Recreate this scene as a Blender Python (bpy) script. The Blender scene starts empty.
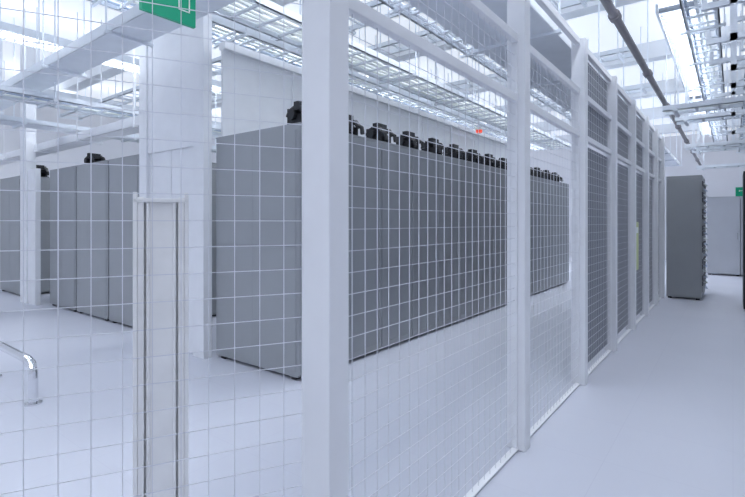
import bpy, math, random
from mathutils import Vector, Matrix
random.seed(4)
S=bpy.context.scene
try: S.view_settings.view_transform='Standard'
except Exception: pass
C=bpy.context.scene.collection

# ---------------- materials ----------------
def mat(name,col,rough=0.5,metal=0.0,var=0.0,scale=6.0,emit=None,es=0):
    m=bpy.data.materials.new(name); m.use_nodes=True
    nt=m.node_tree; b=nt.nodes['Principled BSDF']
    b.inputs['Roughness'].default_value=rough; b.inputs['Metallic'].default_value=metal
    if var>0:
        n=nt.nodes.new('ShaderNodeTexNoise'); n.inputs['Scale'].default_value=scale
        n.inputs['Detail'].default_value=4
        tc=nt.nodes.new('ShaderNodeTexCoord'); nt.links.new(tc.outputs['Object'],n.inputs['Vector'])
        r=nt.nodes.new('ShaderNodeValToRGB')
        r.color_ramp.elements[0].position=.3; r.color_ramp.elements[1].position=.7
        r.color_ramp.elements[0].color=tuple(c*(1-var) for c in col)+(1,)
        r.color_ramp.elements[1].color=tuple(min(1,c*(1+var)) for c in col)+(1,)
        nt.links.new(n.outputs['Fac'],r.inputs['Fac']); nt.links.new(r.outputs['Color'],b.inputs['Base Color'])
    else: b.inputs['Base Color'].default_value=tuple(col)+(1,)
    if emit:
        b.inputs['Emission Color'].default_value=tuple(emit)+(1,); b.inputs['Emission Strength'].default_value=es
    return m
M={}
M['white']=mat('white_powdercoat',(.82,.84,.885),.5,0,.02)
M['wire']=mat('galvanised_wire',(.72,.74,.81),.4,0)
M['rack']=mat('rack_grey',(.335,.355,.38),.55,0,.04,2)
M['rack2']=mat('rack_door_grey',(.32,.34,.365),.55,0,.04,3)
M['seam']=mat('rack_seam',(.09,.095,.11),.6)
M['black']=mat('black_plastic',(.012,.013,.018),.5)
M['dark']=mat('perforated_panel',(.19,.205,.24),.5,0,.05,3)
M['tray']=mat('tray_white_blue',(.78,.83,.90),.4,0,.03)
M['steel']=mat('brushed_steel',(.88,.885,.89),.3,.2,.04,12)
M['chrome']=mat('chrome',(.8,.81,.83),.12,1)
M['pipe']=mat('pipe_greybrown',(.27,.26,.28),.5,0,.05)
M['green']=mat('exit_green',(0.0,.33,.18),.4,0,emit=(0,.5,.25),es=.1)
M['signwhite']=mat('sign_white',(.9,.95,.92),.4)
M['wall']=mat('wall_paint',(.78,.79,.84),.8,0,.02,2)
M['ceil']=mat('ceiling_paint',(.80,.83,.88),.8,0,.04,1.5)
M['ceilfill']=mat('ceiling_added_fill_glow',(.60,.64,.72),.8,0,.04,1.5,emit=(.93,.97,1),es=.55)  # plain ceiling with an added glow for soft fill light, not a real fitting
M['yellow']=mat('notice_yellow',(.66,.72,.40),.6)
M['red']=mat('red_lamp',(.8,.08,.04),.4,emit=(1,.1,.05),es=.6)
M['cable']=mat('cable_blue',(.5,.58,.72),.5,0,.05)
M['led']=mat('led_diffuser',(.9,.93,1),.5,emit=(.95,.97,1),es=1.0)
M['slate']=mat('louver_grey',(.22,.25,.3),.5)
M['ltrack']=mat('rack_light_grey',(.47,.49,.54),.5,0,.04,2)
def floormat():
    m=bpy.data.materials.new('raised_floor_tile'); m.use_nodes=True; nt=m.node_tree; b=nt.nodes['Principled BSDF']
    tc=nt.nodes.new('ShaderNodeTexCoord'); mp=nt.nodes.new('ShaderNodeMapping')
    br=nt.nodes.new('ShaderNodeTexBrick'); br.offset=0; br.squash=1
    br.inputs['Scale'].default_value=1; br.inputs['Brick Width'].default_value=.6; br.inputs['Row Height'].default_value=.6
    br.inputs['Mortar Size'].default_value=.002; br.inputs['Mortar Smooth'].default_value=.6
    br.inputs['Color1'].default_value=(.545,.57,.66,1); br.inputs['Color2'].default_value=(.555,.58,.67,1)
    br.inputs['Mortar'].default_value=(.50,.52,.62,1)
    nt.links.new(tc.outputs['Object'],mp.inputs['Vector']); nt.links.new(mp.outputs['Vector'],br.inputs['Vector'])
    nt.links.new(br.outputs['Color'],b.inputs['Base Color'])
    n=nt.nodes.new('ShaderNodeTexNoise'); n.inputs['Scale'].default_value=1.5
    mr=nt.nodes.new('ShaderNodeMapRange'); mr.inputs['To Min'].default_value=.34; mr.inputs['To Max'].default_value=.48
    nt.links.new(tc.outputs['Object'],n.inputs['Vector']); nt.links.new(n.outputs['Fac'],mr.inputs['Value']); nt.links.new(mr.outputs['Result'],b.inputs['Roughness'])
    return m
M['floor']=floormat()

# ---------------- mesh builder ----------------
class MB:
    def __init__(s): s.v=[];s.f=[];s.m=[];s.mats=[]
    def mi(s,k):
        if k not in s.mats: s.mats.append(k)
        return s.mats.index(k)
    def box(s,x0,x1,y0,y1,z0,z1,k,T=None):
        i=len(s.v)
        P=[(x0,y0,z0),(x1,y0,z0),(x1,y1,z0),(x0,y1,z0),(x0,y0,z1),(x1,y0,z1),(x1,y1,z1),(x0,y1,z1)]
        if T: P=[tuple(T@Vector(p)) for p in P]
        s.v+=P; q=s.mi(k)
        for f in [(0,3,2,1),(4,5,6,7),(0,1,5,4),(1,2,6,5),(2,3,7,6),(3,0,4,7)]:
            s.f.append(tuple(i+a for a in f)); s.m.append(q)
    def tube(s,pts,r,k,n=8):
        pts=[Vector(p) for p in pts]; q=s.mi(k); rings=[]
        for j,p in enumerate(pts):
            d=(pts[min(j+1,len(pts)-1)]-pts[max(j-1,0)]).normalized()
            a=Vector((0,0,1)) if abs(d.z)<.9 else Vector((1,0,0))
            u=d.cross(a).normalized(); w=d.cross(u).normalized()
            i=len(s.v); rings.append(i)
            for t in range(n):
                an=2*math.pi*t/n; s.v.append(tuple(p+u*math.cos(an)*r+w*math.sin(an)*r))
        for a,b in zip(rings,rings[1:]):
            for t in range(n):
                s.f.append((a+t,a+(t+1)%n,b+(t+1)%n,b+t)); s.m.append(q)
        s.f.append(tuple(rings[0]+t for t in range(n))); s.m.append(q)
        s.f.append(tuple(rings[-1]+t for t in range(n))[::-1]); s.m.append(q)
    def mesh(s,name):
        me=bpy.data.meshes.new(name); me.from_pydata(s.v,[],s.f)
        for k in s.mats: me.materials.append(M[k])
        for p,q in zip(me.polygons,s.m): p.material_index=q
        me.update(); return me
    def obj(s,name,loc=(0,0,0),bevel=0,rz=0):
        o=bpy.data.objects.new(name,s.mesh(name)); C.objects.link(o); o.location=loc; o.rotation_euler[2]=rz
        if bevel:
            b=o.modifiers.new('bev','BEVEL'); b.width=bevel; b.segments=2; b.limit_method='ANGLE'
        return o

def simple(name,*a,k='white',bevel=0):
    b=MB(); b.box(*a,k); return b.obj(name,bevel=bevel)

# ---------------- room shell ----------------
XL,XR,YB,YF,ZC=-14.0,2.4,-3.0,20.0,4.5
simple('floor',XL,XR,YB,YF,-.1,0,k='floor')
simple('ceiling',XL,XR,YB,YF,ZC,ZC+.1,k='ceilfill')
simple('wall_left',XL-.1,XL,YB,YF,0,ZC,k='wall')
simple('wall_right',XR,XR+.1,YB,YF,0,ZC,k='wall')
simple('wall_back',XL,XR,YB-.1,YB,0,ZC,k='wall')
simple('wall_far',XL,XR,YF,YF+.1,0,ZC,k='wall')

# ---------------- fence: one object (frame parent with mesh panels as children) ----------------
GX=-1.06
def wires(b,p0,p1,z0,z1,cell=.075,r=.00125,k='wire'):
    p0=Vector((p0[0],p0[1],0)); p1=Vector((p1[0],p1[1],0)); L=(p1-p0).length
    ang=math.atan2((p1-p0).y,(p1-p0).x)
    T=Matrix.Translation(p0)@Matrix.Rotation(ang,4,'Z')
    n=max(1,round(L/cell))
    for i in range(1,n):
        x=L*i/n; b.box(x-r,x+r,-r,r,z0,z1,k,T)
    m=max(1,round((z1-z0)/cell))
    for j in range(1,m):
        z=z0+(z1-z0)*j/m; b.box(0,L,-r*2.6,-r*.8,z-r,z+r,k,T)
posts=[1.08,2.82,4.28,5.60,6.86,8.05,9.15,10.06]
pw=.1
f=MB()
for y in posts: f.box(-1.115,-1.0,y,y+pw-.005,0,2.98,'white')
for a,c in zip(posts,posts[1:]):
    y0,y1=a+pw-.005,c
    for z0,z1 in [(.005,.015),(2.13,2.18),(2.50,2.55),(2.92,2.98)]:
        f.box(GX-.02,GX+.02,y0,y1,z0,z1,'white')
    f.box(GX-.015,GX+.015,y0,y0+.012,.015,2.5,'white'); f.box(GX-.015,GX+.015,y1-.012,y1,.015,2.5,'white')
fence=f.obj('mesh_cage_fence',bevel=.004)
for i,(a,c) in enumerate(zip(posts,posts[1:])):
    b=MB(); y0,y1=a+pw-.005+.013,c-.013
    wires(b,(GX,y0),(GX,y1),.015,2.13); wires(b,(GX,y0),(GX,y1),2.18,2.50)
    if i>=2:
        b.box(GX-.03,GX-.02,y0+.01,y1-.01,.08,2.10,'dark'); b.box(GX-.03,GX-.02,y0+.01,y1-.01,2.2,2.5,'dark')
        wires(b,(GX,y0),(GX,y1),2.55,2.92); b.box(GX-.03,GX-.02,y0+.01,y1-.01,2.56,2.9,'dark')
    o=b.obj('wire_mesh_panel_%d'%(i+1)); o.parent=fence
# gate, swung inward
g0=Vector((-1.15,1.13,0)); gd=Vector((-.42,-.77,0)).normalized(); gl=1.35
g1=g0+gd*gl; ang=math.atan2(gd.y,gd.x)
T=Matrix.Translation(g0)@Matrix.Rotation(ang,4,'Z')
b=MB(); wires(b,g0,g1,.1,2.3,cell=.08,r=.0012)
for z in (.04,2.3): b.box(0,gl,-.012,.012,z,z+.05,'white',T)
b.box(0,.015,-.012,.012,.04,2.35,'white',T); b.box(gl-.04,gl,-.012,.012,.04,2.35,'white',T)
gate=b.obj('cage_gate')
b=MB(); x0=.375
side=-1
def lb(xa,xb,ya,yb,za,zb,k='steel'): b.box(x0+xa,x0+xb,min(ya*side,yb*side),max(ya*side,yb*side),za,zb,k,T)
lb(0,.155,.045,.055,0,1.47); lb(0,.012,.014,.055,0,1.49); lb(.143,.155,.014,.055,0,1.49)
lb(.012,.03,.018,.022,0,1.475); lb(.125,.143,.018,.022,0,1.475)
lb(.036,.119,.025,.045,.0,1.46); lb(.0,.155,.014,.055,1.46,1.472)
lb(.036,.046,.02,.025,0,1.46); lb(.109,.119,.02,.025,0,1.46)
o=b.obj('gate_latch_post',bevel=.002); o.parent=gate

# ---------------- racks ----------------
def rackmesh(w,dep,h,A='rack',B='rack2'):
    b=MB()
    b.box(-dep+.01,-.03,.004,w-.004,.03,h,A)
    b.box(-dep,-dep+.012,.01,w-.01,.06,h-.03,B)
    for y in (.05,w-.05):
        for x in (-.1,-dep+.1): b.box(x-.03,x+.03,y-.03,y+.03,0,.04,'black')
    b.box(-.03,-.002,.003,w-.003,.05,h-.005,B)
    b.box(-.002,.002,.008,.04,.06,h-.02,A); b.box(-.002,.002,w-.04,w-.008,.06,h-.02,A)
    b.box(-.002,.002,.04,w-.04,.06,.10,A); b.box(-.002,.002,.04,w-.04,h-.06,h-.02,A)
    b.box(.002,.012,w-.065,w-.045,.95,1.12,'rack2')
    for ya,yb in ((-.002,.004),(w-.004,w+.002)):
        b.box(-dep+.03,-.05,ya,yb,.08,1.17,A); b.box(-dep+.03,-.05,ya,yb,1.185,h-.05,A)
    b.box(-dep*.52,-dep*.51,-.0035,.0,.08,h-.05,B)
    b.box(-dep,-.0,0.002,w-.002,h,h+.012,A)
    return b.mesh('server_rack')
def place(name,me,loc,rz=0,sc=1):
    o=bpy.data.objects.new(name,me); C.objects.link(o); o.location=loc; o.rotation_euler[2]=rz; o.scale=(sc,sc,sc); return o
RH=2.26
rm=rackmesh(.60,1.25,RH)
def fanmesh():
    b=MB()
    b.box(-.13,.13,-.12,.12,0,.03,'black')
    for y in (-.09,.09):
        b.box(-.1,.1,y-.012,y+.012,.03,.13,'black')
        b.tube([(-.1,y,.12),(-.07,y,.17),(0,y,.2),(.08,y,.18),(.12,y,.13)],.03,'black')
        b.tube([(.12,y,.14),(.16,y,.12),(.17,y,.05)],.022,'black')
    b.tube([(-.02,-.14,.13),(-.02,.14,.13)],.05,'black',12)
    b.box(-.11,-.09,-.1,.1,.03,.2,'black'); b.box(.0,.07,-.12,.06,.17,.25,'black')
    b.box(-.1,-.02,-.02,.12,.19,.24,'black')
    return b.mesh('cable_entry_bracket')
fm=fanmesh()
for i in range(14):
    y=2.86+i*.605
    place('server_rack',rm,(-3.0,y,0))
    place('cable_entry_bracket',fm,(-3.25,y+.28,RH+.012))
rmB=rackmesh(.60,.88,RH); rmC=rackmesh(.60,1.08,RH)
for xf,me in ((-6.04,rmB),(-6.95,rmC),(-8.06,rmC),(-10.6,rm)):
    for i in range(10):
        y=2.95+i*.605
        place('server_rack',me,(xf,y,0))
        if i%2==0 and xf!=-6.95: place('cable_entry_bracket',fm,(xf-.3,y+.4,RH+.012))

# containment
b=MB()
b.box(-4.48,-4.28,2.74,2.84,0,3.7,'white'); b.box(-5.62,-5.45,2.74,2.84,0,3.7,'white')
b.box(-5.45,-4.48,2.76,2.82,2.2,3.7,'white')
b.box(-5.45,-4.97,2.78,2.81,.01,2.2,'white'); b.box(-4.96,-4.48,2.78,2.81,.01,2.2,'white')
b.box(-5.04,-5.02,2.75,2.78,.9,1.3,'steel'); b.box(-4.92,-4.90,2.75,2.78,.9,1.3,'steel')
b.obj('aisle_containment_door',bevel=.004)
b=MB()
for i in range(9):
    y=2.92+i*1.0
    b.box(-4.24,-4.21,y,y+.97,RH+.02,3.2,'white'); b.box(-4.26,-4.19,y+.96,y+1.0,RH+.02,3.25,'white')
b.box(-4.27,-4.17,2.92,11.92,3.2,3.28,'white')
b.obj('containment_upper_panel')
b=MB(); 
b.box(-9.9,-9.6,2.75,2.9,0,4.49,'white'); b.box(-9.6,-9.25,2.78,2.86,0,2.3,'white'); b.obj('support_column',bevel=.005)

# corridor cabinets
b=MB()
b.box(-.98,-.44,10.2,11.4,.03,2.24,'rack'); b.box(-.96,-.46,10.19,10.2,.06,2.2,'rack')
for y in (10.25,11.3):
    for x in (-.93,-.5): b.box(x-.03,x+.03,y-.03,y+.03,0,.04,'black')
for j in range(20):
    z=.15+j*.1; b.box(-.44,-.425,10.25,11.35,z,z+.085,'seam' if j%3 else 'rack2'); 
    b.tube([(-.42,10.5,z+.05),(-.38,10.7,z+.02),(-.42,10.95,z+.05)],.01,'signwhite' if j%2 else 'cable',6)
b.obj('network_cabinet',bevel=.003)
rm2=rackmesh(.7,1.1,2.05,'ltrack','ltrack')
for i in range(3):
    place('server_rack',rm2,(-.55+i*.71,15.3,0),math.radians(-90))
b=MB(); b.box(.13,.75,9.4,10.2,.03,2.2,'black'); b.box(.15,.73,9.385,9.4,.08,2.15,'seam'); b.box(.7,.72,9.36,9.385,1,1.2,'steel')
for y in (9.45,10.1):
    for x in (.2,.68): b.box(x-.03,x+.03,y-.03,y+.03,0,.04,'black')
b.obj('black_cabinet',bevel=.004)

# ---------------- overhead ----------------
def ladder(axis,a0,a1,c,z,w,step=.3,cables=0,solid=False,name='ladder_cable_tray',rail=.07,k='tray'):
    b=MB()
    def bx(u0,u1,v0,v1,z0,z1,k):
        if axis=='Y': b.box(v0,v1,u0,u1,z0,z1,k)
        else: b.box(u0,u1,v0,v1,z0,z1,k)
    bx(a0,a1,c-w/2,c-w/2+.015,z,z+rail,k); bx(a0,a1,c+w/2-.015,c+w/2,z,z+rail,k)
    bx(a0,a1,c-w/2,c-w/2+.035,z,z+.006,k); bx(a0,a1,c+w/2-.035,c+w/2,z,z+.006,k)
    if solid: bx(a0,a1,c-w/2,c+w/2,z-.004,z+.002,k)
    n=int((a1-a0)/step)
    for i in range(n):
        u=a0+step*(i+.5); bx(u-.015,u+.015,c-w/2+.01,c+w/2-.01,z+.015,z+.035,k)
    m=max(2,int((a1-a0)/1.5)+1)
    for i in range(m):
        u=a0+.15+(a1-a0-.3)*i/(m-1)
        bx(u-.02,u+.02,c-w/2-.06,c+w/2+.06,z-.03,z,k)
        for s in (-1,1):
            v=c+s*(w/2+.04); bx(u-.007,u+.007,v-.007,v+.007,z-.04,ZC,k)
    for j in range(cables):
        v=c-w/2+.05+(w-.1)*j/max(1,cables-1)
        pts=[]
        for i in range(int((a1-a0)/.5)+1):
            u=a0+i*.5; vv=v+random.uniform(-.012,.012); zz=z+.055+random.uniform(-.004,.01)
            pts.append((vv,u,zz) if axis=='Y' else (u,vv,zz))
        b.tube(pts,.017,random.choice(['cable','signwhite','tray','signwhite']),6)
    return b.obj(name)
ladder('Y',1.0,16,-1.55,3.02,.7,solid=True)
ladder('Y',-1,13,-3.6,3.35,.5,cables=6)
ladder('Y',-1,13,-2.4,3.45,.4,cables=4)
ladder('Y',-1,13,-5.2,3.78,.6,cables=6)
ladder('Y',-1,12,-7.3,3.0,.5,cables=5)
ladder('Y',-1,12,-8.4,2.85,.4,cables=3,solid=True)
ladder('Y',1,18,.33,3.5,.4,cables=6)
ladder('Y',1,18,-.3,3.85,.35,cables=4)
ladder('X',-13,-1.3,2.2,3.22,.35,cables=3,rail=.11,solid=True)
ladder('X',-13,-1.3,.9,3.75,.4,cables=3)
ladder('X',-13,-5.8,3.0,2.62,.25,rail=.12,solid=True,k='white')
ladder('X',-13,2,4.6,3.95,.4)
for y,z in ((7.6,2.9),(9.3,3.05),(11.2,2.85),(13,3.0),(15,2.8)):
    ladder('X',-.76,2.2,y,z,.35,cables=2,step=.25)
for y in (6,8.5,11): ladder('X',-13,-1.3,y,4.1,.35)
for y in (5.0,6.0,6.8,8.6,10.4,12.2):
    b=MB(); x=-.02
    b.box(x,x+.05,y,y+.05,2.95,ZC,'tray'); b.box(x+.7,x+.75,y,y+.05,2.95,ZC,'tray')
    for z in (2.95,3.25,3.7): b.box(x,x+.75,y,y+.05,z,z+.05,'tray')
    b.box(x-.16,x,y,y+.05,3.25,3.3,'tray'); b.box(x-.2,x-.16,y,y+.05,3.25,3.4,'tray')
    b.obj('strut_hanger_frame')
b=MB(); b.tube([(-.82,-1,3.2),(-.82,18.9,3.2)],.035,'pipe',14)
for i in range(10):
    y=.5+i*2; b.tube([(-.82,y,3.2),(-.82,y+.09,3.2)],.05,'pipe',14); b.box(-.827,-.813,y+.03,y+.05,3.2,ZC,'tray')
b.obj('sprinkler_pipe')
for i in range(8):
    y=-1.5+i*2.7; simple('ceiling_beam',XL,XR,y,y+.25,4.22,4.5,k='ceil')
def lum(x,y0,y1,w,power):
    b=MB()
    b.box(x-w/2-.03,x-w/2,y0,y1,4.05,4.16,'tray'); b.box(x+w/2,x+w/2+.03,y0,y1,4.05,4.16,'tray')
    b.box(x-w/2,x+w/2,y0,y1,4.14,4.16,'led')
    n=int((y1-y0)/.12)
    for i in range(n):
        u=y0+.12*(i+.5); b.box(x-w/2,x+w/2,u-.004,u+.004,4.05,4.12,'slate')
    for y in (y0+.2,y1-.2): b.box(x-.01,x+.01,y-.01,y+.01,4.16,4.5,'tray')
    b.obj('louvred_ceiling_luminaire')
    L=bpy.data.lights.new('tube_lamp','AREA'); L.shape='RECTANGLE'; L.size=w*.9; L.size_y=(y1-y0)*.98; L.energy=power; L.color=(.94,.97,1)
    o=bpy.data.objects.new('tube_lamp',L); C.objects.link(o); o.location=(x,(y0+y1)/2,4.13)
for x in (-.55,-2.8,-5.6,-8.2,-11.5):
    for y0,y1 in ((-2.2,1.0),(1.6,6.2),(6.9,11.5),(12.2,17.5)):
        lum(x,y0,y1,.4,77*(y1-y0)/4.6)

def sign(name,loc,rz,w=.4,h=.2):
    b=MB()
    b.box(0,w,-.015,.015,0,h,'green')
    for s in (-1,1):
        y0,y1=(-.019,-.015) if s<0 else (.015,.019)
        b.box(w*.16,w*.42,y0,y1,h*.57,h*.62,'signwhite')
        b.box(w*.16,w*.2,y0,y1,h*.50,h*.69,'signwhite')
        b.box(w*.66,w*.88,y0,y1,h*.35,h*.38,'signwhite'); b.box(w*.66,w*.68,y0,y1,h*.35,h*.9,'signwhite'); b.box(w*.86,w*.88,y0,y1,h*.35,h*.9,'signwhite'); b.box(w*.66,w*.88,y0,y1,h*.87,h*.9,'signwhite')
    b.box(w*.2,w*.22,-.005,.005,h,4.5-loc[2],'tray'); b.box(w*.78,w*.8,-.005,.005,h,4.5-loc[2],'tray')
    b.obj(name,loc=loc,rz=rz)
sign('exit_sign',(-3.0,1.47,2.76),math.radians(90),.38,.24)
sign('exit_sign',(.04,12.0,1.92),0,.35,.18)
b=MB(); b.box(-1.045,-1.03,7.05,7.35,.75,1.4,'yellow'); b.box(-1.03,-1.028,7.09,7.31,1.25,1.33,'signwhite'); b.obj('notice_sheet')
b=MB(); x,y,z=-3.9,8.46,3.13; b.tube([(x,y,z),(x,y,z+.05)],.06,'red',14); b.tube([(x,y,z+.05),(x,y,z+.09)],.08,'signwhite',14); b.tube([(x,y,z+.09),(x,y,4.5)],.01,'tray',6)
b.obj('alarm_beacon')
b=MB()
def arc(p0,p1,p2,n=6): 
    p0,p1,p2=map(Vector,(p0,p1,p2)); return [ (p0*(1-t)**2+p1*2*t*(1-t)+p2*t*t) for t in [i/n for i in range(n+1)]]
e=Vector((-4.27,1.27,0)); d2=Vector((-1,0,0))
top=.32
pts=[e]+arc(e+Vector((0,0,top-.12)),e+Vector((0,0,top)),e+d2*.14+Vector((0,0,top)))+[e+d2*.9+Vector((0,0,top))]
q=e+d2*1.0
pts+=arc(q-d2*.12+Vector((0,0,top)),q+Vector((0,0,top)),q+Vector((0,0,top-.1)))+[q]
b.tube(pts,.033,'chrome',14)
for p in (e,q): b.tube([p,p+Vector((0,0,.012))],.06,'chrome',16)
b.obj('tubular_barrier')

w=bpy.data.worlds.new('World'); S.world=w; w.use_nodes=True
w.node_tree.nodes['Background'].inputs[0].default_value=(.8,.87,1,1); w.node_tree.nodes['Background'].inputs[1].default_value=.6
cam=bpy.data.cameras.new('camera'); co=bpy.data.objects.new('camera',cam); C.objects.link(co); S.camera=co
co.location=(0,0,1.4); co.rotation_euler=(math.radians(90),0,math.radians(37.55))
cam.sensor_width=36; cam.lens=36*469/745; cam.shift_y=-26.5/745; cam.clip_start=.02; cam.clip_end=100
